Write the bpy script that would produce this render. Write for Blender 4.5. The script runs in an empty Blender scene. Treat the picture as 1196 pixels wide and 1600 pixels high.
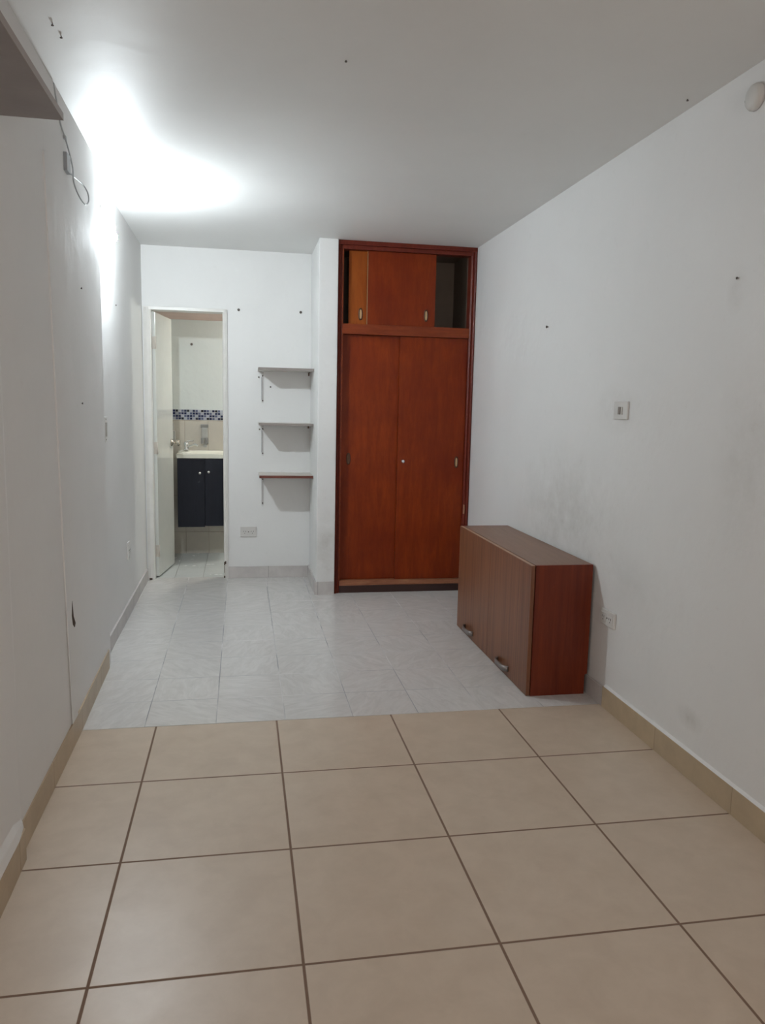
import bpy, bmesh, math, random
from mathutils import Vector, Matrix
random.seed(7)
S = bpy.context.scene
COL = S.collection

# ------------------------------------------------------------------ camera
CAMH = 1.349
cam = bpy.data.objects.new('camera', bpy.data.cameras.new('camera'))
COL.objects.link(cam)
rt = Vector((0.98379696, -0.17799969, 0.02143928))
up = Vector((0.00324772, 0.13725504, 0.99053042))
fw = Vector((0.17925676, 0.97441119, -0.13560919))
m = Matrix((rt, up, -fw)).transposed().to_4x4()
m.translation = Vector((0, 0, CAMH))
cam.matrix_world = m
cam.data.sensor_fit = 'VERTICAL'
cam.data.sensor_height = 24
cam.data.sensor_width = 24
cam.data.lens = 24 * 1206.76 / 1600
cam.data.clip_start = 0.02
S.camera = cam

# ------------------------------------------------------------------ light
BULB_STRENGTH = 1560
BATH_STRENGTH = 320
FILL_POWER = 21.5
w = bpy.data.worlds.new('world'); S.world = w; w.use_nodes = True
w.node_tree.nodes['Background'].inputs[0].default_value = (0.9, 0.95, 1, 1)
w.node_tree.nodes['Background'].inputs[1].default_value = 0.4
al = bpy.data.lights.new('rear_fill', 'AREA')
al.shape = 'RECTANGLE'; al.size = 1.3; al.size_y = 1.2
al.energy = FILL_POWER; al.color = (1.0, 0.89, 0.815)
ao = bpy.data.objects.new('rear_fill', al); COL.objects.link(ao)
ao.location = (0.5, -1.97, 1.5); ao.rotation_euler = (math.radians(90), 0, 0)   # added fill light behind the camera, no source seen; shines to +Y
S.view_settings.view_transform = 'Standard'
S.view_settings.look = 'None'
S.view_settings.gamma = 1
S.view_settings.exposure = 0.3
S.view_settings.use_curve_mapping = False

# ------------------------------------------------------------------ materials
def new_mat(name):
    mt = bpy.data.materials.new(name); mt.use_nodes = True
    nt = mt.node_tree
    return mt, nt, nt.nodes['Principled BSDF']

def lin(r, g, b):
    f = lambda c: (c / 255 / 12.92) if c / 255 <= 0.04045 else ((c / 255 + 0.055) / 1.055) ** 2.4
    return (f(r), f(g), f(b), 1)

def nd(nt, t, **k):
    n = nt.nodes.new(t)
    for a, b in k.items(): setattr(n, a, b)
    return n

def math_n(nt, op, a, b=None, c=None):
    n = nd(nt, 'ShaderNodeMath', operation=op)
    for i, v in enumerate((a, b, c)):
        if v is None: continue
        if isinstance(v, (int, float)): n.inputs[i].default_value = v
        else: nt.links.new(v, n.inputs[i])
    return n.outputs[0]

def mix_c(nt, fac, a, b, mode='MIX'):
    n = nd(nt, 'ShaderNodeMix', data_type='RGBA', blend_type=mode)
    for s, v in ((n.inputs[0], fac), (n.inputs[6], a), (n.inputs[7], b)):
        if isinstance(v, (int, float)): s.default_value = v
        elif isinstance(v, tuple): s.default_value = v
        else: nt.links.new(v, s)
    return n.outputs[2]

def noise(nt, vec, scale, detail=4, rough=0.55, dist=0.0):
    n = nd(nt, 'ShaderNodeTexNoise')
    n.inputs['Scale'].default_value = scale; n.inputs['Detail'].default_value = detail
    n.inputs['Roughness'].default_value = rough; n.inputs['Distortion'].default_value = dist
    if vec is not None: nt.links.new(vec, n.inputs['Vector'])
    return n.outputs['Fac']

def ramp(nt, fac, a, b):
    n = nd(nt, 'ShaderNodeMapRange'); n.inputs['From Min'].default_value = a; n.inputs['From Max'].default_value = b
    nt.links.new(fac, n.inputs[0]); return n.outputs[0]

def bump(nt, h, strength, dist=0.01):
    n = nd(nt, 'ShaderNodeBump'); n.inputs['Strength'].default_value = strength; n.inputs['Distance'].default_value = dist
    nt.links.new(h, n.inputs['Height']); return n.outputs['Normal']

def coord(nt): return nd(nt, 'ShaderNodeTexCoord').outputs['Object']

def plain(name, col, rough=0.5, metal=0.0, bumps=0.0, bscale=60, var=0.06, coat=0):
    mt, nt, p = new_mat(name)
    co = coord(nt)
    nz = noise(nt, co, 9)
    c2 = tuple(c * (1 - var * 2) for c in col[:3]) + (1,)
    nt.links.new(mix_c(nt, ramp(nt, nz, 0.35, 0.7), col, c2), p.inputs['Base Color'])
    p.inputs['Roughness'].default_value = rough; p.inputs['Metallic'].default_value = metal
    p.inputs['Coat Weight'].default_value = coat
    if bumps:
        nt.links.new(bump(nt, noise(nt, co, bscale), bumps, 0.004), p.inputs['Normal'])
    return mt

def paint_wall(name, col, stains=(), rough=0.55, bumps=0.25, streak=0.3):
    """old plaster with roller texture, undulations and grime patches of their own shape"""
    mt, nt, p = new_mat(name); co = coord(nt)
    big = noise(nt, co, 1.6, 5)
    c = mix_c(nt, ramp(nt, big, 0.3, 0.75), col, tuple(v * 0.95 for v in col[:3]) + (1,))
    grime = noise(nt, co, 14, 6, 0.7)
    c = mix_c(nt, math_n(nt, 'MULTIPLY', ramp(nt, grime, 0.60, 0.80), streak), c, (0.42, 0.38, 0.33, 1))
    for (x, y, z, rx, ry, rz, amt) in stains:
        mp = nd(nt, 'ShaderNodeMapping', vector_type='POINT')
        mp.inputs['Location'].default_value = (-x / rx, -y / ry, -z / rz)
        mp.inputs['Scale'].default_value = (1 / rx, 1 / ry, 1 / rz)
        nt.links.new(co, mp.inputs[0])
        g = nd(nt, 'ShaderNodeTexGradient', gradient_type='SPHERICAL'); nt.links.new(mp.outputs[0], g.inputs[0])
        k = math_n(nt, 'MULTIPLY', g.outputs[1], math_n(nt, 'MULTIPLY', ramp(nt, noise(nt, co, 7, 6, 0.7), 0.30, 0.62), amt))
        k.node.use_clamp = True
        c = mix_c(nt, k, c, (0.27, 0.25, 0.20, 1))
    nt.links.new(c, p.inputs['Base Color'])
    p.inputs['Roughness'].default_value = rough
    h = math_n(nt, 'ADD', math_n(nt, 'MULTIPLY', noise(nt, co, 5, 3), 2.2), math_n(nt, 'MULTIPLY', noise(nt, co, 110, 2), 0.12))
    nt.links.new(bump(nt, h, bumps, 0.012), p.inputs['Normal'])
    return mt

def tile_mat(name, ax, o, pitch, wid, c1, c2, grout, rough, emboss=0.0, ns=6, grout_noise=0.0, tvar=0.05, coat=0.0, bsc=1.0):
    """square tiles on two object axes, grout lines at o + k*pitch"""
    mt, nt, p = new_mat(name); co = coord(nt)
    sp = nd(nt, 'ShaderNodeSeparateXYZ'); nt.links.new(co, sp.inputs[0])
    ds, ids = [], []
    for i in (0, 1):
        u = math_n(nt, 'DIVIDE', math_n(nt, 'SUBTRACT', sp.outputs['XYZ'.index(ax[i])], o[i]), pitch[i])
        fr = math_n(nt, 'SUBTRACT', math_n(nt, 'FRACT', math_n(nt, 'ADD', u, 100.5)), 0.5)
        ds.append(math_n(nt, 'MULTIPLY', math_n(nt, 'ABSOLUTE', fr), pitch[i]))
        ids.append(math_n(nt, 'FLOOR', math_n(nt, 'ADD', u, 100.0)))
    d = math_n(nt, 'MINIMUM', ds[0], ds[1])
    line = nd(nt, 'ShaderNodeMapRange'); line.inputs['From Min'].default_value = wid * 0.45; line.inputs['From Max'].default_value = wid * 0.75
    line.inputs['To Min'].default_value = 1; line.inputs['To Max'].default_value = 0
    nt.links.new(d, line.inputs[0]); line = line.outputs[0]
    cx = nd(nt, 'ShaderNodeCombineXYZ'); nt.links.new(ids[0], cx.inputs[0]); nt.links.new(ids[1], cx.inputs[1])
    wn = nd(nt, 'ShaderNodeTexWhiteNoise', noise_dimensions='3D'); nt.links.new(cx.outputs[0], wn.inputs[0])
    off = nd(nt, 'ShaderNodeVectorMath', operation='MULTIPLY_ADD'); nt.links.new(wn.outputs['Color'], off.inputs[0])
    off.inputs[1].default_value = (9, 9, 9); nt.links.new(co, off.inputs[2])
    vec = off.outputs[0]
    if emboss:
        ro = nd(nt, 'ShaderNodeVectorRotate', rotation_type='Z_AXIS'); nt.links.new(vec, ro.inputs['Vector'])
        nt.links.new(math_n(nt, 'MULTIPLY', wn.outputs['Value'], 6.28), ro.inputs['Angle'])
        mp = nd(nt, 'ShaderNodeMapping'); mp.inputs['Scale'].default_value = (1, 3.0, 1); nt.links.new(ro.outputs[0], mp.inputs[0]); vec = mp.outputs[0]
    nz = noise(nt, vec, ns, 6, 0.62, 0.9 if emboss else 0.3)
    c = mix_c(nt, ramp(nt, nz, 0.36, 0.66), c1, c2)
    tv = math_n(nt, 'MULTIPLY', wn.outputs['Value'], tvar)
    c = mix_c(nt, tv, c, (0.25, 0.2, 0.16, 1))
    gn = ramp(nt, noise(nt, co, 2.2, 3), 0.45, 0.6)
    g = mix_c(nt, math_n(nt, 'MULTIPLY', gn, grout_noise), grout, c1)
    c = mix_c(nt, line, c, g)
    nt.links.new(c, p.inputs['Base Color'])
    p.inputs['Coat Weight'].default_value = coat
    rr = math_n(nt, 'ADD', math_n(nt, 'MULTIPLY', line, 0.5), math_n(nt, 'ADD', rough, math_n(nt, 'MULTIPLY', nz, 0.12)))
    nt.links.new(rr, p.inputs['Roughness'])
    h = math_n(nt, 'SUBTRACT', math_n(nt, 'MULTIPLY', nz, emboss), math_n(nt, 'MULTIPLY', line, 1.0))
    nt.links.new(bump(nt, h, 0.35 * bsc, 0.0025), p.inputs['Normal'])
    return mt

def wood(name, c1, c2, scale=(14, 14, 1.0), rough=0.35, coat=0.0, ns=3.0, patch=0.0, pcol=(0.1, 0.02, 0.006, 1), spec=0.5):
    mt, nt, p = new_mat(name); co = coord(nt)
    mp = nd(nt, 'ShaderNodeMapping'); mp.inputs['Scale'].default_value = scale; nt.links.new(co, mp.inputs[0])
    a = noise(nt, mp.outputs[0], ns, 6, 0.6, 0.6)
    b = noise(nt, mp.outputs[0], ns * 7, 3, 0.5)
    f = math_n(nt, 'ADD', math_n(nt, 'MULTIPLY', a, 0.75), math_n(nt, 'MULTIPLY', b, 0.25))
    c = mix_c(nt, ramp(nt, f, 0.36, 0.64), c1, c2)
    if patch:
        c = mix_c(nt, math_n(nt, 'MULTIPLY', ramp(nt, noise(nt, co, 3.0, 4), 0.42, 0.68), patch), c, pcol)
    nt.links.new(c, p.inputs['Base Color'])
    p.inputs['Roughness'].default_value = rough; p.inputs['Coat Weight'].default_value = coat
    p.inputs['Coat Roughness'].default_value = 0.25; p.inputs['Specular IOR Level'].default_value = spec
    nt.links.new(bump(nt, f, 0.08, 0.002), p.inputs['Normal'])
    return mt

def emis(name, col, s):
    mt, nt, p = new_mat(name)
    p.inputs['Base Color'].default_value = (0.9, 0.9, 0.9, 1)
    p.inputs['Emission Color'].default_value = col; p.inputs['Emission Strength'].default_value = s
    return mt

WHITE = (0.80, 0.80, 0.79, 1)
M_left = paint_wall('plaster_left', (0.80, 0.795, 0.785, 1), streak=0.12, bumps=0.12, rough=0.8)
M_right = paint_wall('plaster_right', (0.80, 0.795, 0.785, 1), stains=[
    (1.64, 3.75, 0.82, 0.4, 0.75, 0.42, 0.30), (1.64, 3.22, 1.36, 0.3, 0.24, 0.12, 0.25), (1.64, 3.0, 0.62, 0.3, 0.5, 0.16, 0.12),
    (1.64, 2.42, 1.76, 0.3, 0.06, 0.09, 0.2), (1.64, 2.5, 0.22, 0.3, 0.10, 0.05, 0.3), (1.64, 2.3, 1.2, 0.3, 0.2, 0.35, 0.18)], streak=0.12)
M_wall = paint_wall('plaster_white', WHITE, streak=0.10)
M_col = paint_wall('plaster_column', WHITE, stains=[(0.59, 5.4, 0.35, 0.1, 0.2, 0.3, 0.4)], streak=0.12)
M_ceil = paint_wall('ceiling_paint', (0.80, 0.80, 0.785, 1), streak=0.05, bumps=0.10)
M_bathwall = paint_wall('bath_paint', (0.67, 0.705, 0.685, 1), streak=0.08)
M_bathceil = plain('bath_ceiling_paint', (0.60, 0.43, 0.37, 1), 0.6)
M_beige = tile_mat('beige_tile', 'XY', (-0.3557, 1.713), (0.5, 0.5), 0.0062, (0.60, 0.488, 0.380, 1), (0.545, 0.437, 0.335, 1), (0.20, 0.125, 0.085, 1), 0.30, ns=9, tvar=0.03)
M_white = tile_mat('white_tile', 'XY', (-0.405, 3.482), (0.294, 0.2925), 0.0036, (0.69, 0.67, 0.65, 1), (0.60, 0.58, 0.56, 1), (0.30, 0.30, 0.31, 1), 0.13, emboss=0.9, ns=9, grout_noise=0.75, tvar=0.02)
M_bathfloor = tile_mat('bath_floor_tile', 'XY', (-0.300, 6.12), (0.215, 0.30), 0.006, (0.66, 0.69, 0.68, 1), (0.60, 0.63, 0.62, 1), (0.33, 0.34, 0.33, 1), 0.2, ns=6, tvar=0.02)
M_bathtile = tile_mat('bath_wall_tile', 'XZ', (-0.493, 0.195), (0.2, 0.33), 0.004, (0.57, 0.535, 0.46, 1), (0.52, 0.49, 0.43, 1), (0.38, 0.33, 0.27, 1), 0.2, ns=7, tvar=0.12)
M_bb_beige = tile_mat('beige_skirting', 'YX', (2.205, 0.0), (0.5, 5.0), 0.003, (0.51, 0.395, 0.26, 1), (0.44, 0.34, 0.225, 1), (0.36, 0.27, 0.18, 1), 0.3, ns=9, tvar=0.1)
M_bb_white = tile_mat('white_skirting', 'XY', (0.203, 3.482), (0.33, 0.33), 0.003, (0.62, 0.59, 0.57, 1), (0.53, 0.50, 0.49, 1), (0.36, 0.34, 0.33, 1), 0.3, ns=10, tvar=0.04, bsc=0.08)
M_grout = plain('mortar', (0.35, 0.31, 0.27, 1), 0.9)
M_closet = wood('closet_door_wood', (0.235, 0.033, 0.003, 1), (0.165, 0.019, 0.0016, 1), (9, 9, 1.3), 0.40, 0.0, 3, patch=0.5, pcol=(0.12, 0.010, 0.0015, 1), spec=0.2)
M_closet2 = wood('closet_side_wood', (0.32, 0.080, 0.009, 1), (0.24, 0.050, 0.005, 1), (9, 9, 1.3), 0.45, 0.0, 3, spec=0.2)
M_casing = wood('closet_casing_wood', (0.15, 0.022, 0.010, 1), (0.10, 0.013, 0.007, 1), (16, 16, 1.2), 0.42, 0.0, 3, spec=0.25)
M_rail = wood('closet_rail_wood', (0.23, 0.040, 0.008, 1), (0.15, 0.022, 0.004, 1), (1.2, 14, 14), 0.4, 0.05, 3, spec=0.25)
M_lip = wood('closet_worn_wood', (0.40, 0.17, 0.08, 1), (0.20, 0.06, 0.025, 1), (2.0, 14, 30), 0.5, 0.0, 3)
M_dark = plain('dark_kick', (0.035, 0.010, 0.007, 1), 0.6)
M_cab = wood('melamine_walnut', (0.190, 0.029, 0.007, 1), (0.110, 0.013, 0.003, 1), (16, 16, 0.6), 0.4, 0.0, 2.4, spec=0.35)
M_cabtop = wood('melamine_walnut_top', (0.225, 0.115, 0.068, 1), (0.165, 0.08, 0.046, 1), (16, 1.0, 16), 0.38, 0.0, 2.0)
M_cabdoor = wood('melamine_walnut_door', (0.235, 0.092, 0.040, 1), (0.120, 0.038, 0.016, 1), (16, 16, 0.35), 0.38, 0.0, 3.2)
M_edge = plain('edge_band', (0.36, 0.20, 0.12, 1), 0.4)
M_taupe = plain('taupe_melamine', (0.28, 0.245, 0.235, 1), 0.45, bumps=0.1)
M_taupe_edge = plain('taupe_edge', (0.36, 0.31, 0.29, 1), 0.4)
M_steel = plain('satin_metal', (0.30, 0.27, 0.26, 1), 0.38, 0.8)
M_knob = plain('knob_metal', (0.52, 0.48, 0.42, 1), 0.25, 1.0)
M_chrome = plain('chrome', (0.75, 0.76, 0.77, 1), 0.08, 1.0, var=0.0)
M_brass = plain('aged_brass', (0.50, 0.36, 0.20, 1), 0.3, 1.0)
M_bronze = plain('dark_bronze', (0.10, 0.055, 0.035, 1), 0.4, 0.8)
M_plastic = plain('white_plastic', (0.74, 0.73, 0.70, 1), 0.4, var=0.03)
M_plasterwhite = plain('aged_white_plastic', (0.70, 0.685, 0.66, 1), 0.5, var=0.05)
M_plasticd = plain('dirty_plastic', (0.56, 0.54, 0.51, 1), 0.5, var=0.12)
M_slot = plain('dark_slot', (0.05, 0.045, 0.04, 1), 0.6)
M_frame = plain('frame_enamel', (0.76, 0.745, 0.71, 1), 0.35, bumps=0.08, var=0.04)
M_door = plain('door_enamel', (0.69, 0.70, 0.665, 1), 0.16, var=0.02)
M_dooredge = plain('door_edge', (0.64, 0.59, 0.52, 1), 0.5, var=0.1)
M_rust = plain('rust', (0.06, 0.035, 0.02, 1), 0.9)
M_navy = wood('navy_laminate', (0.012, 0.015, 0.024, 1), (0.008, 0.010, 0.017, 1), (10, 10, 1), 0.4, spec=0.22)
M_ceramic = plain('cream_ceramic', (0.78, 0.77, 0.68, 1), 0.15, var=0.02)
M_nail = plain('nail', (0.14, 0.12, 0.11, 1), 0.6, 0.4)
M_cable = plain('grey_cable', (0.46, 0.48, 0.49, 1), 0.5)
M_cablebox = plain('grey_box', (0.36, 0.38, 0.40, 1), 0.5)
M_shtop = plain('shelf_laminate', (0.62, 0.585, 0.54, 1), 0.4)
M_shedge = plain('shelf_grey_edge', (0.27, 0.235, 0.215, 1), 0.5)
M_shred = wood('shelf_red_edge', (0.16, 0.040, 0.025, 1), (0.11, 0.028, 0.018, 1), (2, 14, 14), 0.4)
M_bracket = plain('bracket_paint', (0.66, 0.65, 0.64, 1), 0.4)
M_smoke = plain('grey_translucent_plastic', (0.40, 0.40, 0.38, 1), 0.3)
M_smoked = plain('dark_grey_plastic', (0.22, 0.22, 0.21, 1), 0.35)
M_m = [plain('mosaic_black', (0.010, 0.012, 0.022, 1), 0.1), plain('mosaic_navy', (0.020, 0.028, 0.085, 1), 0.1),
       plain('mosaic_slate', (0.13, 0.15, 0.24, 1), 0.1), plain('mosaic_pale', (0.48, 0.50, 0.56, 1), 0.15),
       plain('mosaic_grout', (0.55, 0.56, 0.58, 1), 0.8)]
M_bulb = emis('lit_bulb', (0.86, 0.95, 1.0, 1), BULB_STRENGTH)
M_bulb2 = emis('lit_bath_bulb', (0.97, 1.0, 0.93, 1), BATH_STRENGTH)

# ------------------------------------------------------------------ mesh helpers
class MB:
    def __init__(s): s.bm = bmesh.new(); s.mi = 0
    def _tag(s, geom_faces):
        for f in geom_faces: f.material_index = s.mi
    def box(s, x0, x1, y0, y1, z0, z1, bev=0.0, seg=2, mi=0):
        n0 = set(s.bm.faces)
        r = bmesh.ops.create_cube(s.bm, size=1)
        for v in r['verts']:
            v.co = Vector(((x0 + x1) / 2 + v.co.x * (x1 - x0), (y0 + y1) / 2 + v.co.y * (y1 - y0), (z0 + z1) / 2 + v.co.z * (z1 - z0)))
        if bev:
            es = list({e for v in r['verts'] for e in v.link_edges})
            bmesh.ops.bevel(s.bm, geom=es, offset=bev, segments=seg, affect='EDGES', profile=0.7)
        for f in s.bm.faces:
            if f not in n0: f.material_index = mi; f.smooth = False
        return s
    def prism(s, pts, z0, z1, axis='Z', mi=0):
        """closed plan outline extruded along an axis"""
        def P(a, b, c):
            return {'Z': (a, b, c), 'X': (c, a, b), 'Y': (a, c, b)}[axis]
        lo = [s.bm.verts.new(P(a, b, z0)) for a, b in pts]; hi = [s.bm.verts.new(P(a, b, z1)) for a, b in pts]
        fs = [s.bm.faces.new(lo), s.bm.faces.new(hi)]
        n = len(pts)
        for i in range(n): fs.append(s.bm.faces.new((lo[i], lo[(i + 1) % n], hi[(i + 1) % n], hi[i])))
        for f in fs: f.material_index = mi
        return s
    def lathe(s, prof, origin, axis, n=24, mi=0):
        """prof: (radius, distance along axis)"""
        a = Vector(axis).normalized(); q = a.to_track_quat('Z', 'Y'); o = Vector(origin)
        rings = []
        for r, d in prof:
            if r < 1e-6: rings.append([s.bm.verts.new(o + a * d)])
            else: rings.append([s.bm.verts.new(o + q @ Vector((r * math.cos(t), r * math.sin(t), d))) for t in (2 * math.pi * i / n for i in range(n))])
        for A, B in zip(rings, rings[1:]):
            for i in range(n):
                j = (i + 1) % n
                if len(A) == 1 and len(B) == 1: continue
                if len(A) == 1: f = s.bm.faces.new((A[0], B[i], B[j]))
                elif len(B) == 1: f = s.bm.faces.new((A[i], B[0], A[j]))
                else: f = s.bm.faces.new((A[i], B[i], B[j], A[j]))
                f.smooth = True; f.material_index = mi
        for R_ in (rings[0], rings[-1]):
            if len(R_) > 1: f = s.bm.faces.new(R_); f.material_index = mi
        return s
    def tube(s, pts, r, n=8, mi=0):
        pts = [Vector(p) for p in pts]; rings = []
        ref = Vector((0.3, 0.2, 0.9)).normalized()
        for i, p in enumerate(pts):
            t = (pts[min(i + 1, len(pts) - 1)] - pts[max(i - 1, 0)]).normalized()
            if abs(t.dot(ref)) > 0.95: ref = Vector((1, 0, 0))
            u = t.cross(ref).normalized(); v = t.cross(u)
            rings.append([s.bm.verts.new(p + u * r * math.cos(a) + v * r * math.sin(a)) for a in (2 * math.pi * k / n for k in range(n))])
        for A, B in zip(rings, rings[1:]):
            for i in range(n):
                f = s.bm.faces.new((A[i], A[(i + 1) % n], B[(i + 1) % n], B[i])); f.smooth = True; f.material_index = mi
        for R_ in (rings[0], rings[-1]): s.bm.faces.new(R_).material_index = mi
        return s
    def build(s, name, mats, parent=None, label=None):
        bmesh.ops.recalc_face_normals(s.bm, faces=s.bm.faces)
        me = bpy.data.meshes.new(name); s.bm.to_mesh(me); s.bm.free()
        for mt in (mats if isinstance(mats, (list, tuple)) else [mats]): me.materials.append(mt)
        o = bpy.data.objects.new(name, me); COL.objects.link(o)
        if parent is not None:
            o.parent = parent
            o.matrix_parent_inverse = parent.matrix_world.inverted()
        if label: o['label'] = label
        return o

def struct(o): o['kind'] = 'structure'; return o
def tag(o, label, cat, group=None):
    o['label'] = label; o['category'] = cat
    if group: o['group'] = group
    return o
def empty(name, loc, label, cat, group=None):
    o = bpy.data.objects.new(name, None); COL.objects.link(o)
    o.empty_display_size = 0.05; o.location = loc
    o.matrix_world = Matrix.Translation(loc)
    return tag(o, label, cat, group)
def spline(pts, n=8):
    P = [Vector(p) for p in pts]; P = [P[0]] + P + [P[-1]]; out = []
    for i in range(1, len(P) - 2):
        for k in range(n):
            t = k / n; a, b, c, d = P[i - 1:i + 3]
            out.append(0.5 * ((2 * b) + (c - a) * t + (2 * a - 5 * b + 4 * c - d) * t * t + (3 * b - a - 3 * c + d) * t ** 3))
    out.append(P[-2]); return out

# ------------------------------------------------------------------ structure
H = 2.467
YB = 6.0
struct(MB().box(-0.95, 1.95, -2.1, 3.196, -0.06, 0).build('floor', M_beige))
struct(MB().box(-0.95, 1.95, 3.2, 6.045, -0.06, 0).build('floor.001', M_white))
struct(MB().box(-0.95, 1.45, 6.047, 7.15, -0.06, 0).build('floor.002', M_bathfloor))
struct(MB().box(-0.95, 1.95, 3.1955, 3.2005, -0.06, -0.0008).build('trim_1', M_grout))
struct(MB().box(-0.95, 1.95, -2.1, 6.1, H, H + 0.12).build('ceiling', M_ceil))

# left wall: shallow steps where old patches of plaster meet
mb = MB()
plan = [(-0.642, -2.1), (-0.642, 2.27), (-0.650, 2.31), (-0.656, 3.2), (-0.660, 3.45), (-0.669, 4.035), (-0.709, 4.06), (-0.713, 6.1), (-0.95, 6.1), (-0.95, -2.1)]
mb.prism(plan, -0.05, H)
wl = struct(mb.build('wall_left', M_left))
# vertical plaster chase, slightly raised, its top ends below the ceiling
mb = MB()
def chase(y0, y1, z0, z1, x0, t):
    vs = []
    for (y, z) in ((y0[0], z0), (y0[1], z0), (y1[1], z1), (y1[0], z1)): vs.append((y, z))
    a = [mb.bm.verts.new((x0 - 0.01, y, z)) for y, z in vs]
    cy = sum(v[0] for v in vs) / 4
    b = [mb.bm.verts.new((x0 + t, y + (0.006 if y < cy else -0.02), z - (0.006 if z > 1 else 0))) for y, z in vs]
    mb.bm.faces.new(a); mb.bm.faces.new(b)
    for i in range(4): mb.bm.faces.new((a[i], a[(i + 1) % 4], b[(i + 1) % 4], b[i]))
chase((3.045, 3.145), (2.885, 2.985), 0.098, 2.18, -0.6555, 0.0065)
struct(mb.build('trim_2', M_left))
mb = MB(); mb.prism([(3.070, 0.52), (3.085, 0.575), (3.10, 0.51), (3.13, 0.476), (3.115, 0.462), (3.085, 0.48)], -0.6500, -0.6480, 'X')
mb.build('paint_chip', M_rust, wl, 'dark sliver where the paint has chipped off')

# right wall
struct(MB().box(1.64, 1.95, -2.1, 6.1, -0.05, H).build('wall_right', M_right))

# wall with the bathroom doorway, also the back of the closet
mb = MB()
DX0, DX1, DZ = -0.70, -0.105, 2.03
mb.box(-0.95, DX0, YB, 6.1, 0, H); mb.box(DX1, 1.95, YB, 6.1, 0, H); mb.box(DX0, DX1, YB, 6.1, DZ, H)
struct(mb.build('wall_back', M_wall))
mb = MB().box(0.522, 0.652, 5.405, 5.9995, 0, H, 0.006)
struct(mb.build('wall_column', M_col))

# wall behind the photographer; its unseen window is added to go with the fill
mb = MB(); wx0, wx1, wz0, wz1 = -0.15, 1.15, 0.9, 2.1
mb.box(-0.95, wx0, -2.2, -2.1, 0, H); mb.box(wx1, 1.95, -2.2, -2.1, 0, H); mb.box(wx0, wx1, -2.2, -2.1, 0, wz0); mb.box(wx0, wx1, -2.2, -2.1, wz1, H)
struct(mb.build('wall_front', M_wall))
mb = MB()
for a, b in ((wx0, wx0 + 0.05), (0.475, 0.525), (wx1 - 0.05, wx1)): mb.box(a, b, -2.17, -2.12, wz0, wz1)
mb.box(wx0, wx1, -2.17, -2.12, wz0, wz0 + 0.05); mb.box(wx0, wx1, -2.17, -2.12, wz1 - 0.05, wz1)
struct(mb.build('added_window_1', M_frame))

# bathroom shell
BY = 7.05; BZ = 2.055
struct(MB().box(-0.95, 1.45, BY, 7.2, 0, 2.2).build('wall_bathroom_back', M_bathwall))
struct(MB().box(-0.95, -0.685, 6.1, BY, 0, 2.2).build('wall_bathroom_left', M_bathwall))
struct(MB().box(1.2, 1.45, 6.1, BY, 0, 2.2).build('wall_bathroom_right', M_bathwall))
struct(MB().box(-0.685, 1.2, 6.1, BY, BZ, 2.2).build('ceiling.001', M_bathceil))
struct(MB().box(-0.685, 1.2, BY - 0.008, BY, 0, 1.193).build('trim_3', M_bathtile))
# mosaic border of small glass tiles, four rows
rows = ["2L122L212L12L2112L121L", "211L211L3113L113L13L12", "1L21 "]
pat = ["2L211L210L13L11LL012L00", "2311L211L3113L113L12", "0L21", ""]
R0 = "L L M D B L m D B L D M L B D m L D B M L B".split()
R1 = "M M D D L M D D L m D D m L D D m L D D L M".split()
R2 = "m B L M D D L M D D M L D D M L D D M L D D".split()
R3 = "m D B L M D B L m D L B D M L B D m L D B M".split()
mb = MB()
key = {'B': 0, 'D': 1, 'M': 2, 'm': 2, 'L': 3}
pz = 0.0225; z0 = 1.194; px = 0.0241
mb.box(-0.685, 1.2, BY - 0.006, BY, z0, z0 + 4 * pz, mi=4)
for r, row in enumerate((R3, R2, R1, R0)):
    x = -0.6425 - px; k = 0
    while x < 1.17:
        mi = key[row[k % len(row)]]
        mb.box(x + 0.002, x + px - 0.002, BY - 0.0085, BY - 0.006, z0 + r * pz + 0.002, z0 + (r + 1) * pz - 0.002, mi=mi)
        x += px; k += 1
struct(mb.build('trim_4', M_m))

# skirting tiles
struct(MB().box(1.629, 1.6395, -2.09, 3.17, 0.0, 0.098, 0.002).build('baseboard_right', M_bb_beige))
struct(MB().box(1.630, 1.6395, 3.175, 5.40, 0.0, 0.09, 0.002).build('baseboard_right.001', M_bb_white))
def strip(name, pts, thick, z, mat):
    mb = MB(); n = len(pts)
    front = [(x, y) for x, y in pts]; back = [(x - thick, y) for x, y in pts][::-1]
    mb.prism(front + back, 0.0, z); return struct(mb.build(name, mat))
strip('baseboard_left', [(-0.622, -2.09), (-0.626, 2.1), (-0.629, 2.27), (-0.646, 2.29), (-0.649, 3.2), (-0.655, 3.45), (-0.664, 3.97)], 0.05, 0.097, M_bb_beige)
strip('baseboard_left.001', [(-0.672, 4.0), (-0.699, 4.11), (-0.702, 5.99)], 0.03, 0.088, M_bb_white)
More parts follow.
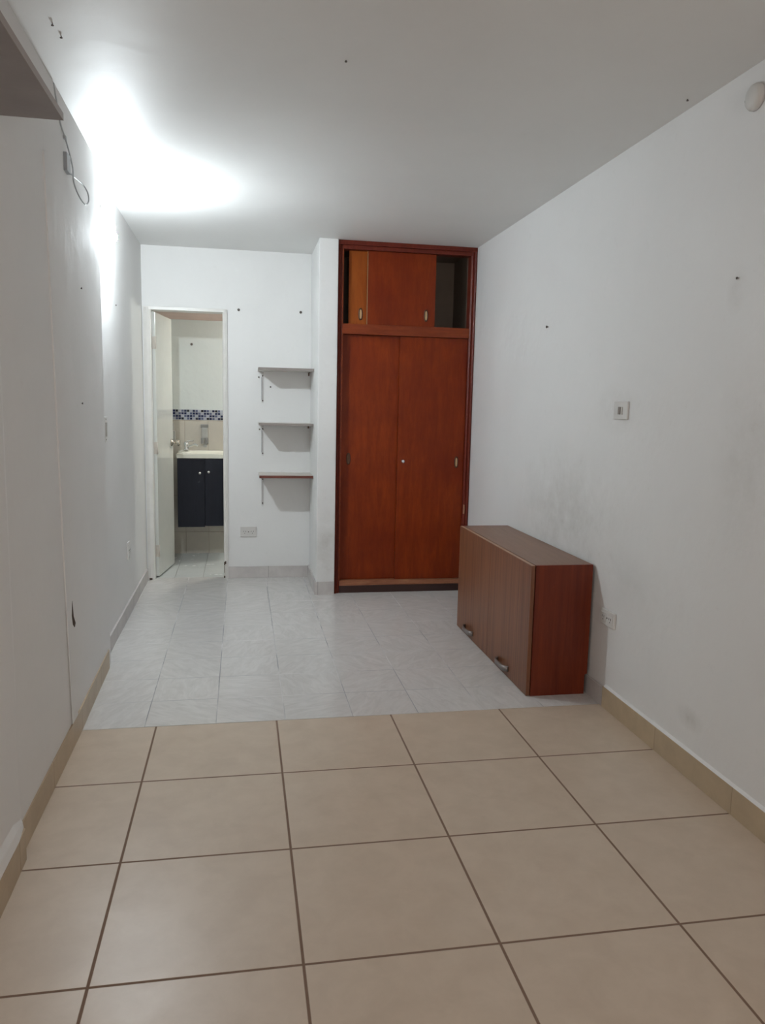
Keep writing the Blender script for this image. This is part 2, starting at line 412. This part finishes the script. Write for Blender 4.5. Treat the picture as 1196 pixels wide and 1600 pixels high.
# plaster lump over the near end of the left skirting
def wedge(ring):
    """plaster fillet: list of (y, x_front, x_back, z0, z1) sections"""
    mb = MB(); R_ = [[mb.bm.verts.new(p) for p in ((xf, y, z0), (xf + (xb - xf) * 0.35, y, z0 + (z1 - z0) * 0.55), (xb, y, z1), (xb, y, z0))] for y, xf, xb, z0, z1 in ring]
    for A, B_ in zip(R_, R_[1:]):
        for i in range(4): mb.bm.faces.new((A[i], A[(i + 1) % 4], B_[(i + 1) % 4], B_[i]))
    mb.bm.faces.new(R_[0]); mb.bm.faces.new(R_[-1]); return mb
struct(wedge([(-2.05, -0.622, -0.6425, 0.0975, 0.16), (1.9, -0.626, -0.6425, 0.0975, 0.16), (2.2, -0.627, -0.6425, 0.0975, 0.15), (2.28, -0.636, -0.645, 0.0975, 0.13)]).build('trim_5', M_left))
struct(wedge([(-2.05, 1.630, 1.6405, 0.0982, 0.107), (3.16, 1.630, 1.6405, 0.0982, 0.107)]).build('trim_6', M_right))
struct(MB().box(DX1 + 0.002, 0.509, YB - 0.010, YB - 0.0002, 0.0, 0.09, 0.0015).build('baseboard_back', M_bb_white))
mb = MB().box(0.510, 0.5215, 5.394, YB - 0.001, 0.0, 0.095, 0.0015).box(0.5215, 0.649, 5.394, 5.4048, 0.0, 0.095, 0.0015)
struct(mb.build('baseboard_column', M_bb_white))

# ------------------------------------------------------------------ bathroom door and frame
fr = MB()
x0, x1 = -0.7035, -0.1035
def jamb_l(): return [(x0, 5.988), (x0 + 0.022, 5.982), (x0 + 0.045, 5.988), (x0 + 0.052, 6.0), (x0 + 0.052, 6.055), (x0 + 0.038, 6.055), (x0 + 0.038, 6.11), (x0, 6.11)]
fr.prism(jamb_l(), 0.0, 2.03)
fr.prism([(x1, 5.988), (x1 - 0.016, 5.982), (x1 - 0.030, 5.988), (x1 - 0.034, 6.0), (x1 - 0.034, 6.055), (x1 - 0.020, 6.055), (x1 - 0.020, 6.11), (x1, 6.11)], 0.0, 2.03)
fr.box(x0, x1, 5.986, 6.11, 2.012, 2.036, 0.003)
dfr = struct(fr.build('door_1', M_frame))
HX, HY = -0.662, 6.062          # hinge
ang = math.radians(81.5)
door = bpy.data.objects.new('door_2', None); COL.objects.link(door); struct(door)
door.location = (HX, HY, 0); door.rotation_euler = (0, 0, ang)
bpy.context.view_layer.update()
door.matrix_world = Matrix.Translation((HX, HY, 0)) @ Matrix.Rotation(ang, 4, 'Z')
def dpart(mb, name, mats, par=None, label=None):
    bmesh.ops.recalc_face_normals(mb.bm, faces=mb.bm.faces)
    me = bpy.data.meshes.new(name); mb.bm.to_mesh(me); mb.bm.free()
    for mt in (mats if isinstance(mats, (list, tuple)) else [mats]): me.materials.append(mt)
    o = bpy.data.objects.new(name, me); COL.objects.link(o); o.parent = par or door
    if label: o['label'] = label
    return o
# local: x along leaf, y across (negative y faces the room's right side)
dpart(MB().box(0.0, 0.505, -0.034, 0.0, 0.012, 2.003, 0.0015), 'door_leaf', M_door)
hb = []
for z in (0.21, 1.0, 1.78):
    hb = MB(); hb.box(-0.006, 0.0, -0.036, -0.006, z - 0.045, z + 0.045); hb.tube([(-0.008, -0.038, z - 0.045), (-0.008, -0.038, z + 0.045)], 0.006)
    dpart(hb, 'hinge', M_dooredge)
kn = MB()
kn.lathe([(0.0, 0), (0.030, 0.0), (0.030, 0.004), (0.024, 0.010), (0.012, 0.014), (0.011, 0.034), (0.016, 0.040), (0.026, 0.046), (0.028, 0.058), (0.022, 0.068), (0.0, 0.070)], (0.445, -0.034, 1.02), (0, -1, 0), 20)
dpart(kn, 'door_knob', M_knob)
kn = MB(); kn.lathe([(0.0, 0), (0.030, 0.0), (0.030, 0.004), (0.011, 0.010), (0.011, 0.03), (0.026, 0.036), (0.028, 0.05), (0.0, 0.06)], (0.445, 0.0, 1.02), (0, 1, 0), 20)
dpart(kn, 'door_knob', M_knob)
dpart(MB().box(0.505, 0.5065, -0.028, -0.006, 0.955, 1.085), 'latch_plate', M_steel)
rs = MB()
rs.box(-0.136, -0.128, 5.9805, 5.984, 0.105, 0.132, 0.002).box(-0.128, -0.120, 5.9805, 5.984, 0.115, 0.138, 0.002).box(-0.134, -0.131, 5.9805, 5.984, 0.045, 0.10).box(-0.137, -0.128, 5.9805, 5.986, 0.004, 0.022, 0.002)
rs.build('rust_patch', M_rust, dfr, 'rusted dark spots at the foot of the right jamb')
rs = MB(); rs.box(-0.694, -0.672, 5.9808, 5.987, 0.0, 0.014, 0.003); rs.build('rust_patch', M_rust, dfr, 'rusted dark spot at the foot of the left jamb')

# ------------------------------------------------------------------ closet
CY = 5.45
cl = empty('closet', (1.145, CY, 0), 'tall built-in wooden closet with sliding doors in the corner beside the white pillar', 'closet')
X0, X1 = 0.6525, 1.6385
def casing(mb, xa, xb, inner):
    # stepped moulding seen in plan; inner = +1 when the opening lies towards +X
    if inner > 0: p = [(xa, 5.425), (xa + 0.008, 5.419), (xa + 0.016, 5.425), (xa + 0.020, 5.436), (xa + 0.028, 5.433), (xb, 5.441), (xb, 5.52), (xa, 5.52)]
    else: p = [(xb, 5.425), (xb - 0.008, 5.419), (xb - 0.016, 5.425), (xb - 0.020, 5.436), (xb - 0.028, 5.433), (xa, 5.441), (xa, 5.52), (xb, 5.52)]
    mb.prism(p, 0.0, H - 0.0305)
mb = MB(); casing(mb, X0, 0.692, 1); mb.build('stile', M_casing, cl)
mb = MB(); casing(mb, 1.601, X1, -1); mb.build('stile', M_casing, cl)
mb = MB(); mb.box(X0, X1, 5.421, 5.52, H - 0.030, H - 0.0005, 0.003).box(X0 + 0.02, X1 - 0.02, 5.436, 5.51, H - 0.056, H - 0.030, 0.002)
mb.build('top_rail', M_casing, cl)
mb = MB(); mb.box(0.692, 1.601, 5.438, 5.53, 1.842, 1.912, 0.003); mb.build('middle_rail', M_rail, cl)
mb = MB(); mb.box(0.692, 1.601, 5.442, 5.53, 0.052, 0.088, 0.003); mb.build('bottom_rail', M_lip, cl, 'worn lighter bottom rail')
mb = MB(); mb.box(0.692, 1.601, 5.436, 5.52, 0.0, 0.052, 0.002); mb.build('kick_board', M_dark, cl, 'dark kick board at the floor')
mb = MB(); mb.box(0.6535, 1.6375, 5.531, 5.995, 1.86, 1.88); mb.build('shelf', M_rail, cl)
M_lining = plain('closet_lining', (0.27, 0.215, 0.17, 1), 0.7)
MB().box(0.6535, 1.6375, 5.985, 5.9985, 1.8805, H - 0.001).build('back_lining', M_lining, cl, 'dull brown lining inside the top compartment')
MB().box(1.6255, 1.6385, 5.535, 5.9845, 1.8805, H - 0.001).build('side_lining', M_lining, cl)
MB().box(0.6535, 0.6665, 5.535, 5.9845, 1.8805, H - 0.001).build('side_lining', M_lining, cl)
MB().box(0.6670, 1.6250, 5.535, 5.9845, H - 0.012, H - 0.001).build('top_lining', M_lining, cl)
MB().box(0.6815, 0.6935, 5.4365, 5.46, 0.088, H - 0.0565, 0.001).build('inner_stile', M_rail, cl, 'lighter inner strip of the left stile')
def pull(x, z, y, par, mat=M_brass):
    # recessed oblong cup with a raised rim
    mb = MB(); n = 24
    def ring(a, b, yy): return [mb.bm.verts.new((x + a * math.copysign(abs(math.cos(t)) ** 0.8, math.cos(t)), yy, z + b * math.copysign(abs(math.sin(t)) ** 0.8, math.sin(t)))) for t in (2 * math.pi * i / n for i in range(n))]
    rs_ = [ring(0.0155, 0.042, y), ring(0.015, 0.0415, y - 0.003), ring(0.0085, 0.033, y - 0.0035), ring(0.007, 0.031, y - 0.0005)]
    for A, B in zip(rs_, rs_[1:]):
        for i in range(n):
            f = mb.bm.faces.new((A[i], A[(i + 1) % n], B[(i + 1) % n], B[i])); f.smooth = True
    f = mb.bm.faces.new(rs_[-1]); f.material_index = 1
    return mb.build('recessed_pull', [M_bronze, mat], par)
def sld(xa, xb, za, zb, y, mat, label=None):
    mb = MB().box(xa, xb, y, y + 0.018, za, zb, 0.0015); return mb.build('sliding_door', mat, cl, label)
d1 = sld(0.693, 1.16, 0.090, 1.841, 5.487, M_closet, 'large left sliding door')
d2 = sld(1.105, 1.600, 0.090, 1.841, 5.463, M_closet, 'large right sliding door')
d3 = sld(0.737, 1.20, 1.913, H - 0.057, 5.487, M_closet2, 'paler upper left sliding door')
d4 = sld(0.862, 1.352, 1.913, H - 0.057, 5.463, M_closet, 'upper right sliding door')
pull(0.752, 0.972, 5.487, d1, M_bronze); pull(1.546, 0.955, 5.463, d2)
pull(0.822, 1.985, 5.487, d3); pull(1.288, 1.990, 5.463, d4)
mb = MB(); mb.lathe([(0.016, 0), (0.016, 0.004), (0.012, 0.008), (0.010, 0.016), (0.0, 0.017)], (1.147, 5.463, 0.958), (0, -1, 0), 20)
mb.build('lock', M_chrome, d2, 'round chrome lock')
mb = MB().box(0.862, 0.866, 5.4605, 5.463, 1.913, H - 0.058); mb.build('edge_strip', M_brass, d4, 'bright strip standing in for the lamplit left edge')  # added brass strip draws the door edge's lamp highlight as a bright line
mb = MB().box(1.602, 1.611, 5.424, 5.437, 0.578, 0.645, 0.002); mb.build('strike_plate', M_edge, cl, 'pale strike plate')

# ------------------------------------------------------------------ wall cabinet standing on the floor
XA, XB, YN, YF, ZT = 1.322, 1.627, 3.33, 4.53, 0.632
cb = empty('kitchen_cabinet', (1.47, 3.93, 0), 'long walnut brown cabinet with two doors standing on the floor against the right wall', 'cabinet')
xb = XA + 0.0225
def sidep(y0, y1):
    mb = MB(); mb.prism([(xb, 0.0), (XB - 0.012, 0.0), (XB - 0.012, 0.095), (XB, 0.1), (XB, ZT), (xb, ZT)], y0, y1, 'Y')
    return mb.build('side_panel', M_cab, cb)
sidep(YN, YN + 0.016); sidep(YF - 0.016, YF)
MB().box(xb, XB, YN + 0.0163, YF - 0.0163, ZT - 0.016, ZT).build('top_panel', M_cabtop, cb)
MB().box(xb, XB - 0.012, YN + 0.0165, YF - 0.0165, 0.0, 0.016).build('bottom_panel', M_cab, cb)
MB().box(XB - 0.02, XB - 0.0125, YN + 0.0165, YF - 0.0165, 0.0165, ZT - 0.0165).build('back_panel', M_cab, cb)
ymid = (YN + YF) / 2
for (a, b, hy) in ((YN, ymid - 0.001, 3.66), (ymid + 0.001, YF, 4.27)):
    mb = MB(); mb.box(XA, XA + 0.018, a, b, 0.003, ZT - 0.002, 0.0008)
    dr = mb.build('cabinet_door', M_cabdoor, cb)
    mb = MB().box(XA + 0.0004, XA + 0.0176, a + 0.0008, b - 0.0008, ZT - 0.0019, ZT - 0.0010); mb.build('edge_band', M_edge, dr)
    # flat bow handle
    mb = MB(); L, zc = 0.086, 0.048
    pts_o, pts_i = [], []
    for i in range(17):
        t = -1 + 2 * i / 16
        d = 0.026 * (1 - abs(t) ** 6.0) + 0.003
        pts_o.append((hy + t * L, d)); pts_i.append((hy + t * (L - 0.008), max(0.0, d - 0.006)))
    for z0_, z1_ in ((zc - 0.013, zc + 0.013),):
        n = 17
        V = {}
        for nm, pp in (('o', pts_o), ('i', pts_i)):
            for k, z in (('a', z0_), ('b', z1_)):
                V[nm + k] = [mb.bm.verts.new((XA - p[1] + 0.0005, p[0], z)) for p in pp]
        for i in range(n - 1):
            for q in (('oa', 'ob'), ('ob', 'ib'), ('ib', 'ia'), ('ia', 'oa')):
                f = mb.bm.faces.new((V[q[0]][i], V[q[0]][i + 1], V[q[1]][i + 1], V[q[1]][i])); f.smooth = q in (('oa', 'ob'), ('ib', 'ia'))
        for i in (0, n - 1): mb.bm.faces.new((V['oa'][i], V['ob'][i], V['ib'][i], V['ia'][i]))
    mb.build('handle', M_steel, dr)

# ------------------------------------------------------------------ three wall shelves
SH = [(1.592, 1.608, 0.120, M_shedge, 'highest of the three shelves between door and pillar, above two others', 'pale laminate'),
      (1.193, 1.209, 0.124, M_shedge, 'middle one of the three shelves between door and pillar', ''),
      (0.808, 0.826, 0.127, M_shred, 'lowest of the three shelves, with a dark red-brown front edge', '')]
for zb, zt, xl, em, lb, _ in SH:
    root = empty('wall_shelf', (0.32, 5.86, zb), lb, 'shelf', 'wall shelves beside the pillar')
    MB().box(xl, 0.5215, 5.7125, 5.9995, zb, zt).build('board', M_shtop, root)
    MB().box(xl, 0.5215, 5.7105, 5.7125, zb - 0.0006, zt + 0.0006).build('edge_strip', em, root)
    for xc, L in ((0.158, 0.225), (0.507, 0.014)):
        mb = MB()
        wv, dz = (0.0075 if L > 0.1 else 0.005, L)
        mb.box(xc - wv, xc + wv, 5.9955, 5.9995, zb - dz - 0.012, zb - 0.0005, 0.0008)
        mb.box(xc - wv, xc + wv, 5.82 if L > 0.1 else 5.93, 5.9955, zb - 0.0045, zb - 0.0005, 0.0008)
        # stiffening rib
        br = mb.build('bracket', M_bracket if L > 0.1 else M_bronze, root)
        zs = (zb - 0.035, zb - dz + 0.004) if L > 0.1 else ()
        if L > 0.1:
            MB().box(xc - wv - 0.0012, xc - wv + 0.0018, 5.986, 5.9954, zb - dz + 0.012, zb - 0.045).build('rib', M_cablebox if em is M_shedge else M_bracket, br)
        for z in zs:
            sc = MB(); sc.lathe([(0.0055, 0), (0.0055, 0.001), (0.003, 0.0025), (0, 0.003)], (xc, 5.9955, z), (0, -1, 0), 12)
            sc.build('screw', M_nail, br)

# ------------------------------------------------------------------ nails and plugged holes
def nail(x, y, z, nrm, label, r=0.006, l=0.008):
    mb = MB(); mb.lathe([(r * 0.4, 0.0), (r * 0.4, l * 0.6), (r, l * 0.65), (r * 0.9, l), (0, l * 1.1)], (x, y, z), nrm, 12)
    return tag(mb.build('nail', M_nail), label, 'nail')
B, L_, R_, Cn = (0, -1, 0), (1, 0, 0), (-1, 0, 0), (0, 0, -1)
nail(-0.019, 6.0, 2.037, B, 'dark nail high on the back wall, just right of the door frame', 0.010)
nail(0.442, 6.0, 2.038, B, 'dark nail high on the back wall, near the pillar', 0.010)
nail(0.129, 6.0, 1.547, B, 'small nail just left of the highest shelf bracket', 0.006)
nail(0.135, 6.0, 1.155, B, 'small nail just left of the middle shelf bracket', 0.006)
nail(0.217, 6.0, 1.476, B, 'small nail in the shadow line under the highest shelf', 0.006)
nail(1.64, 4.062, 1.795, R_, 'small nail on the right wall, nearest the closet', 0.007, 0.012)
nail(1.64, 2.418, 1.80, R_, 'dark nail on the right wall below the round cover', 0.0045, 0.006)
nail(-0.4255, BY, 1.848, B, 'small hook on the white bathroom wall above the mosaic border', 0.011)
nail(-0.556, 2.641, H, Cn, 'dark screw in the ceiling above the left shelf board, nearer one of a pair', 0.0045, 0.006)
nail(-0.548, 2.72, H, Cn, 'dark screw in the ceiling above the left shelf board, farther one of a pair', 0.0045, 0.006)
nail(0.34, 2.684, H, Cn, 'screw in the middle of the ceiling', 0.0045, 0.006)
nail(1.584, 2.717, H, Cn, 'dark screw in the ceiling close to the right wall', 0.0045, 0.006)
nail(-0.710, 4.75, 1.89, L_, 'nail on the left wall below the lamp', 0.005, 0.006)
nail(-0.660, 3.50, 1.811, L_, 'upper nail on the left wall, below the hanging cable loop', 0.005, 0.005)
nail(-0.659, 3.44, 1.334, L_, 'lower nail on the left wall, level with the light switch', 0.0045, 0.005)

# ------------------------------------------------------------------ plates
def outlet(c, nrm, wd, hg, label, kind, mat=M_plasterwhite, cat='outlet', name='wall_outlet', t=0.008):
    """plate in local coords (u right, v up, n outwards) mapped onto a wall"""
    n = Vector(nrm); v = Vector((0, 0, 1)); u = v.cross(n)
    Mx = Matrix((u, v, n)).transposed().to_4x4(); Mx.translation = Vector(c)
    root = empty(name, c, label, cat)
    def put(mb, nm, mt, par=root, lb=None):
        bmesh.ops.transform(mb.bm, matrix=Mx, verts=mb.bm.verts); return mb.build(nm, mt, par, lb)
    put(MB().box(-wd / 2, wd / 2, -hg / 2, hg / 2, 0.0002, t, 0.003, 3), 'plate', mat)
    if kind == 'duplex':
        for s in (-1, 1):
            mb = MB().box(s * wd * 0.24 - wd * 0.17, s * wd * 0.24 + wd * 0.17, -hg * 0.3, hg * 0.3, t, t + 0.003, 0.002)
            so = put(mb, 'socket', M_plasterwhite)
            sl = MB()
            for k in (-0.008, 0.008): sl.box(s * wd * 0.24 + k - 0.0015, s * wd * 0.24 + k + 0.0015, -0.002, 0.008, t + 0.003, t + 0.0036)
            sl.lathe([(0.0028, 0), (0.0028, 0.0006)], (s * wd * 0.24, -0.011, t + 0.003), (0, 0, 1), 10)
            put(sl, 'slots', M_slot, so)
        mb = MB(); mb.lathe([(0.004, 0), (0.003, 0.0015), (0, 0.0018)], (0, 0, t), (0, 0, 1), 10); put(mb, 'screw', M_slot)
    elif kind == 'switch':
        rk = put(MB().box(-wd * 0.2, wd * 0.2, -hg * 0.28, hg * 0.28, t, t + 0.005, 0.002), 'rocker', M_plasticd)
        for s in (-1, 1):
            mb = MB(); mb.lathe([(0.004, 0), (0.003, 0.0015), (0, 0.0018)], (0, s * hg * 0.4, t), (0, 0, 1), 10); put(mb, 'screw', M_slot)
    elif kind == 'toggle':
        put(MB().box(-0.018, 0.002, -0.017, 0.016, t, t + 0.004, 0.002), 'rocker', M_shedge, lb='dirty grey rocker')
        put(MB().box(0.008, 0.020, -0.017, 0.016, t, t + 0.004, 0.002), 'rocker', M_plasticd)
    return root
outlet((0.050, 5.9998, 0.364), (0, -1, 0), 0.122, 0.078, 'white double outlet on the back wall between doorway and pillar', 'duplex')
outlet((1.6398, 3.168, 1.353), (-1, 0, 0), 0.125, 0.078, 'square white switch plate with grimy surround high on the right wall', 'toggle', M_plasterwhite, 'switch', 'wall_switch')
outlet((1.6398, 3.168, 0.418), (-1, 0, 0), 0.135, 0.072, 'white outlet low on the right wall beside the walnut cabinet', 'duplex', M_plasterwhite, t=0.010)
outlet((-0.7095, 4.18, 1.20), (1, 0, 0), 0.075, 0.13, 'white light switch standing out from the left wall below the lamp', 'switch', M_plastic, 'switch', 'light_switch', 0.024)
outlet((-0.7113, 5.02, 0.41), (1, 0, 0), 0.072, 0.11, 'small white outlet low on the left wall near the bathroom door', 'duplex', M_plasterwhite)
# round cover
mb = MB(); mb.lathe([(0.042, 0.0002), (0.042, 0.010), (0.038, 0.018), (0.028, 0.024), (0.0, 0.026)], (1.64, 2.395, 2.362), (-1, 0, 0), 40)
rc = tag(mb.build('junction_cover', M_plasterwhite), 'round white cover on the right wall close to the ceiling', 'cover')
mb = MB(); mb.lathe([(0.0045, 0), (0.004, 0.003), (0, 0.0035)], (1.620, 2.424, 2.358), (-1, 0, 0), 12); mb.build('screw', M_chrome, rc)

# ------------------------------------------------------------------ shelf board at top left
SX, SY, SZ = -0.461, 2.285, 2.08
root = empty('wall_board', (-0.56, 1.2, SZ), 'taupe brown shelf board fixed high on the left wall near the camera', 'shelf')
MB().box(-0.6425, SX - 0.001, 0.35, SY, SZ, SZ + 0.018, 0.0006).build('board', M_taupe, root)
MB().box(SX - 0.001, SX, 0.35, SY, SZ - 0.0003, SZ + 0.0183).build('edge_strip', M_taupe_edge, root)
for y in (0.6, 1.35):
    mb = MB().box(-0.6425, -0.6385, y - 0.012, y + 0.012, SZ - 0.12, SZ - 0.0005).box(-0.6385, -0.53, y - 0.012, y + 0.012, SZ - 0.0045, SZ - 0.0005)
    mb.build('bracket', M_bracket, root)

# ------------------------------------------------------------------ cable with its little box
wx = -0.655
cr = empty('wall_cable', (wx, 3.43, 2.25), 'thin grey cable with a small box and hanging loop, high on the left wall', 'cable')
pts = [(wx + 0.001, 3.09, 2.462), (wx + 0.002, 3.12, 2.42), (wx + 0.003, 3.173, 2.355), (wx + 0.004, 3.242, 2.325), (wx + 0.006, 3.292, 2.293), (wx + 0.012, 3.322, 2.242), (wx + 0.014, 3.325, 2.19), (wx + 0.016, 3.40, 2.160),
       (wx + 0.020, 3.50, 2.150), (wx + 0.022, 3.575, 2.175), (wx + 0.020, 3.585, 2.210), (wx + 0.016, 3.52, 2.226), (wx + 0.012, 3.42, 2.222), (wx + 0.010, 3.31, 2.212), (wx + 0.009, 3.27, 2.220)]
MB().tube(spline(pts, 8), 0.0028, 8).build('cord', M_cable, cr)
MB().box(wx - 0.0055, wx + 0.012, 3.225, 3.290, 2.205, 2.272, 0.003).build('connector_box', M_cablebox, cr)
MB().box(wx - 0.0055, wx + 0.008, 3.232, 3.252, 2.320, 2.332, 0.002).build('clip', M_cable, cr)
pts = [(-0.710, 4.02 + 0.06, 2.34), (-0.709, 4.085, 2.24), (-0.709, 4.10, 2.16)]

# ------------------------------------------------------------------ lit bulb on the left wall
LW = Vector((-0.7085, 4.33, 2.30))
LP = Vector((-0.655, 4.33, 2.185))           # centre of the globe
lr = empty('wall_lamp', LW, 'bare lit white bulb in a holder high on the left wall near the ceiling', 'lamp')
mb = MB(); mb.lathe([(0.036, -0.004), (0.036, 0.006), (0.030, 0.012), (0.012, 0.016)], LW, (1, 0, 0), 28)
mb.tube(spline([LW + Vector((0.012, 0, 0)), LW + Vector((0.035, 0, 0)), LW + Vector((0.050, 0, -0.012)), LW + Vector((0.0535, 0, -0.035))], 6), 0.008, 12)
mb.build('lamp_arm', M_plastic, lr)
mb = MB(); mb.lathe([(0.012, 0.0), (0.019, 0.004), (0.020, 0.040), (0.017, 0.044)], LP + Vector((0, 0, 0.085)), (0, 0, -1), 24); mb.build('lamp_holder', M_plastic, lr)
mb = MB(); mb.lathe([(0.0135, 0.036), (0.0135, 0.044), (0.016, 0.056), (0.0165, 0.0605)], LP + Vector((0, 0, 0.085)), (0, 0, -1), 24); mb.build('bulb_neck', M_plastic, lr)
R0_ = 0.027
prof = [(R0_ * math.sin(math.radians(d)), -R0_ * math.cos(math.radians(d))) for d in range(36, 180, 18)] + [(0.0, R0_)]
mb = MB(); mb.lathe(prof, LP, (0, 0, -1), 14); mb.build('bulb_globe', M_bulb, lr, 'glowing white globe')

# ------------------------------------------------------------------ bathroom things
# lamp on the bathroom ceiling, to the right behind the wall
br = empty('ceiling_lamp', (0.56, 6.945, BZ), 'round lit bathroom ceiling lamp out of view behind the wall', 'lamp')
mb = MB(); mb.lathe([(0.06, 0.0), (0.06, 0.015), (0.03, 0.022), (0.0, 0.022)], (0.56, 6.945, BZ), (0, 0, -1), 24); mb.build('lamp_base', M_plastic, br)
mb = MB(); mb.lathe([(0.0, 0.022), (0.03, 0.03), (0.045, 0.055), (0.04, 0.08), (0.02, 0.095), (0.0, 0.098)], (0.56, 6.945, BZ), (0, 0, -1), 16); mb.build('globe', M_bulb2, br)

# vanity
vx0, vx1, vy, vz0, vz1 = -0.535, -0.083, 6.70, 0.300, 0.880
vn = empty('bathroom_vanity', (-0.31, 6.87, vz0), 'dark navy two-door vanity with a cream basin hung on the bathroom wall', 'vanity')
MB().box(vx0, vx1, vy + 0.018, BY - 0.009, vz0, vz1, 0.001).build('body', M_navy, vn)
xm = vx0 + (vx1 - vx0) / 2
for a, b, kx, kz in ((vx0, xm - 0.0015, xm - 0.040, 0.755), (xm + 0.0015, vx1, xm + 0.033, 0.765)):
    dd = MB().box(a, b, vy, vy + 0.0175, vz0 - (0.008 if a == vx0 else 0), vz1 - 0.006, 0.0015).build('vanity_door', M_navy, vn)
    mb = MB(); mb.lathe([(0.005, 0), (0.005, 0.010), (0.012, 0.016), (0.012, 0.022), (0.0, 0.026)], (kx, vy, kz), (0, -1, 0), 16); mb.build('knob', M_chrome, dd)
# basin top with a shallow bowl
mb = MB(); bx0, bx1, by0, by1 = vx0 - 0.008, vx1 + 0.005, vy - 0.012, BY - 0.010
nx, ny = 26, 20; top = {}
for i in range(nx + 1):
    for j in range(ny + 1):
        x = bx0 + (bx1 - bx0) * i / nx; y = by0 + (by1 - by0) * j / ny
        ex = (x - (bx0 + bx1) / 2) / 0.185; ey = (y - (by0 + by1) / 2 + 0.035) / 0.115
        q = (abs(ex) ** 2.6 + abs(ey) ** 2.6)
        z = 0.918 - (0.09 * (1 - q) ** 0.6 if q < 1 else 0)
        if j == 0 or i in (0, nx): z -= 0.004
        if j >= ny - 5 and q > 1: z += 0.012
        top[i, j] = mb.bm.verts.new((x, y, z))
bot = {}
for i in range(nx + 1):
    for j in range(ny + 1):
        if i in (0, nx) or j in (0, ny):
            v_ = top[i, j].co; bot[i, j] = mb.bm.verts.new((v_.x + (0.006 if i == 0 else -0.006 if i == nx else 0), v_.y + (0.004 if j == 0 else 0), vz1 + 0.0005))
for i in range(nx):
    for j in range(ny):
        f = mb.bm.faces.new((top[i, j], top[i + 1, j], top[i + 1, j + 1], top[i, j + 1])); f.smooth = True
for i in range(nx):
    for j in (0, ny): mb.bm.faces.new((top[i, j], top[i + 1, j], bot[i + 1, j], bot[i, j]))
for j in range(ny):
    for i in (0, nx): mb.bm.faces.new((top[i, j], top[i, j + 1], bot[i, j + 1], bot[i, j]))
mb.build('basin', M_ceramic, vn)
# faucet
fx, fy = -0.475, 6.955
fa = empty('faucet', (fx, fy, 0.932), 'small chrome faucet with a lever at the left corner of the basin', 'faucet')
mb = MB(); mb.lathe([(0.026, 0.0), (0.026, 0.006), (0.018, 0.012), (0.016, 0.035), (0.022, 0.048), (0.022, 0.065), (0.012, 0.076), (0.0, 0.078)], (fx, fy, 0.932), (0, 0, 1), 24)
mb.build('body', M_chrome, fa)
mb = MB(); mb.tube(spline([(fx, fy, 0.955), (fx + 0.035, fy - 0.03, 0.970), (fx + 0.075, fy - 0.06, 0.985), (fx + 0.10, fy - 0.08, 0.978)], 6), 0.010, 12); mb.build('spout', M_chrome, fa)
mb = MB(); mb.tube([(fx - 0.005, fy, 1.003), (fx + 0.01, fy - 0.01, 1.012), (fx + 0.06, fy - 0.03, 1.016)], 0.006, 10); mb.build('lever', M_chrome, fa)
# dispenser fixed to the tiles
hx = -0.322
ds = empty('soap_dispenser', (hx, BY - 0.012, 1.08), 'grey soap dispenser on the bathroom tiles above the basin', 'dispenser')
yy = BY - 0.0085
MB().box(hx - 0.034, hx + 0.034, yy - 0.022, yy, 1.128, 1.158, 0.005).build('bracket', M_smoked, ds)
MB().box(hx - 0.026, hx + 0.026, yy - 0.020, yy, 1.035, 1.128, 0.006).build('container', M_smoke, ds)
mb = MB().box(hx - 0.032, hx - 0.004, yy - 0.026, yy, 0.985, 1.036, 0.006).box(hx + 0.004, hx + 0.032, yy - 0.026, yy, 0.985, 1.036, 0.006); mb.build('pump', M_smoked, ds)
MB().box(hx - 0.012, hx + 0.020, yy - 0.012, yy, 0.955, 0.986, 0.004).build('spout', M_smoke, ds)
# grey folded cloth half hidden behind the door knob
ct = empty('paper_holder', (-0.597, BY - 0.02, 1.08), 'grey holder on the bathroom wall half hidden behind the door knob', 'holder')
MB().box(-0.640, -0.585, BY - 0.022, BY - 0.0085, 1.100, 1.165, 0.004).build('cover', M_smoke, ct)
MB().box(-0.640, -0.573, BY - 0.030, BY - 0.0085, 1.015, 1.098, 0.006).build('holder_body', M_smoke, ct)
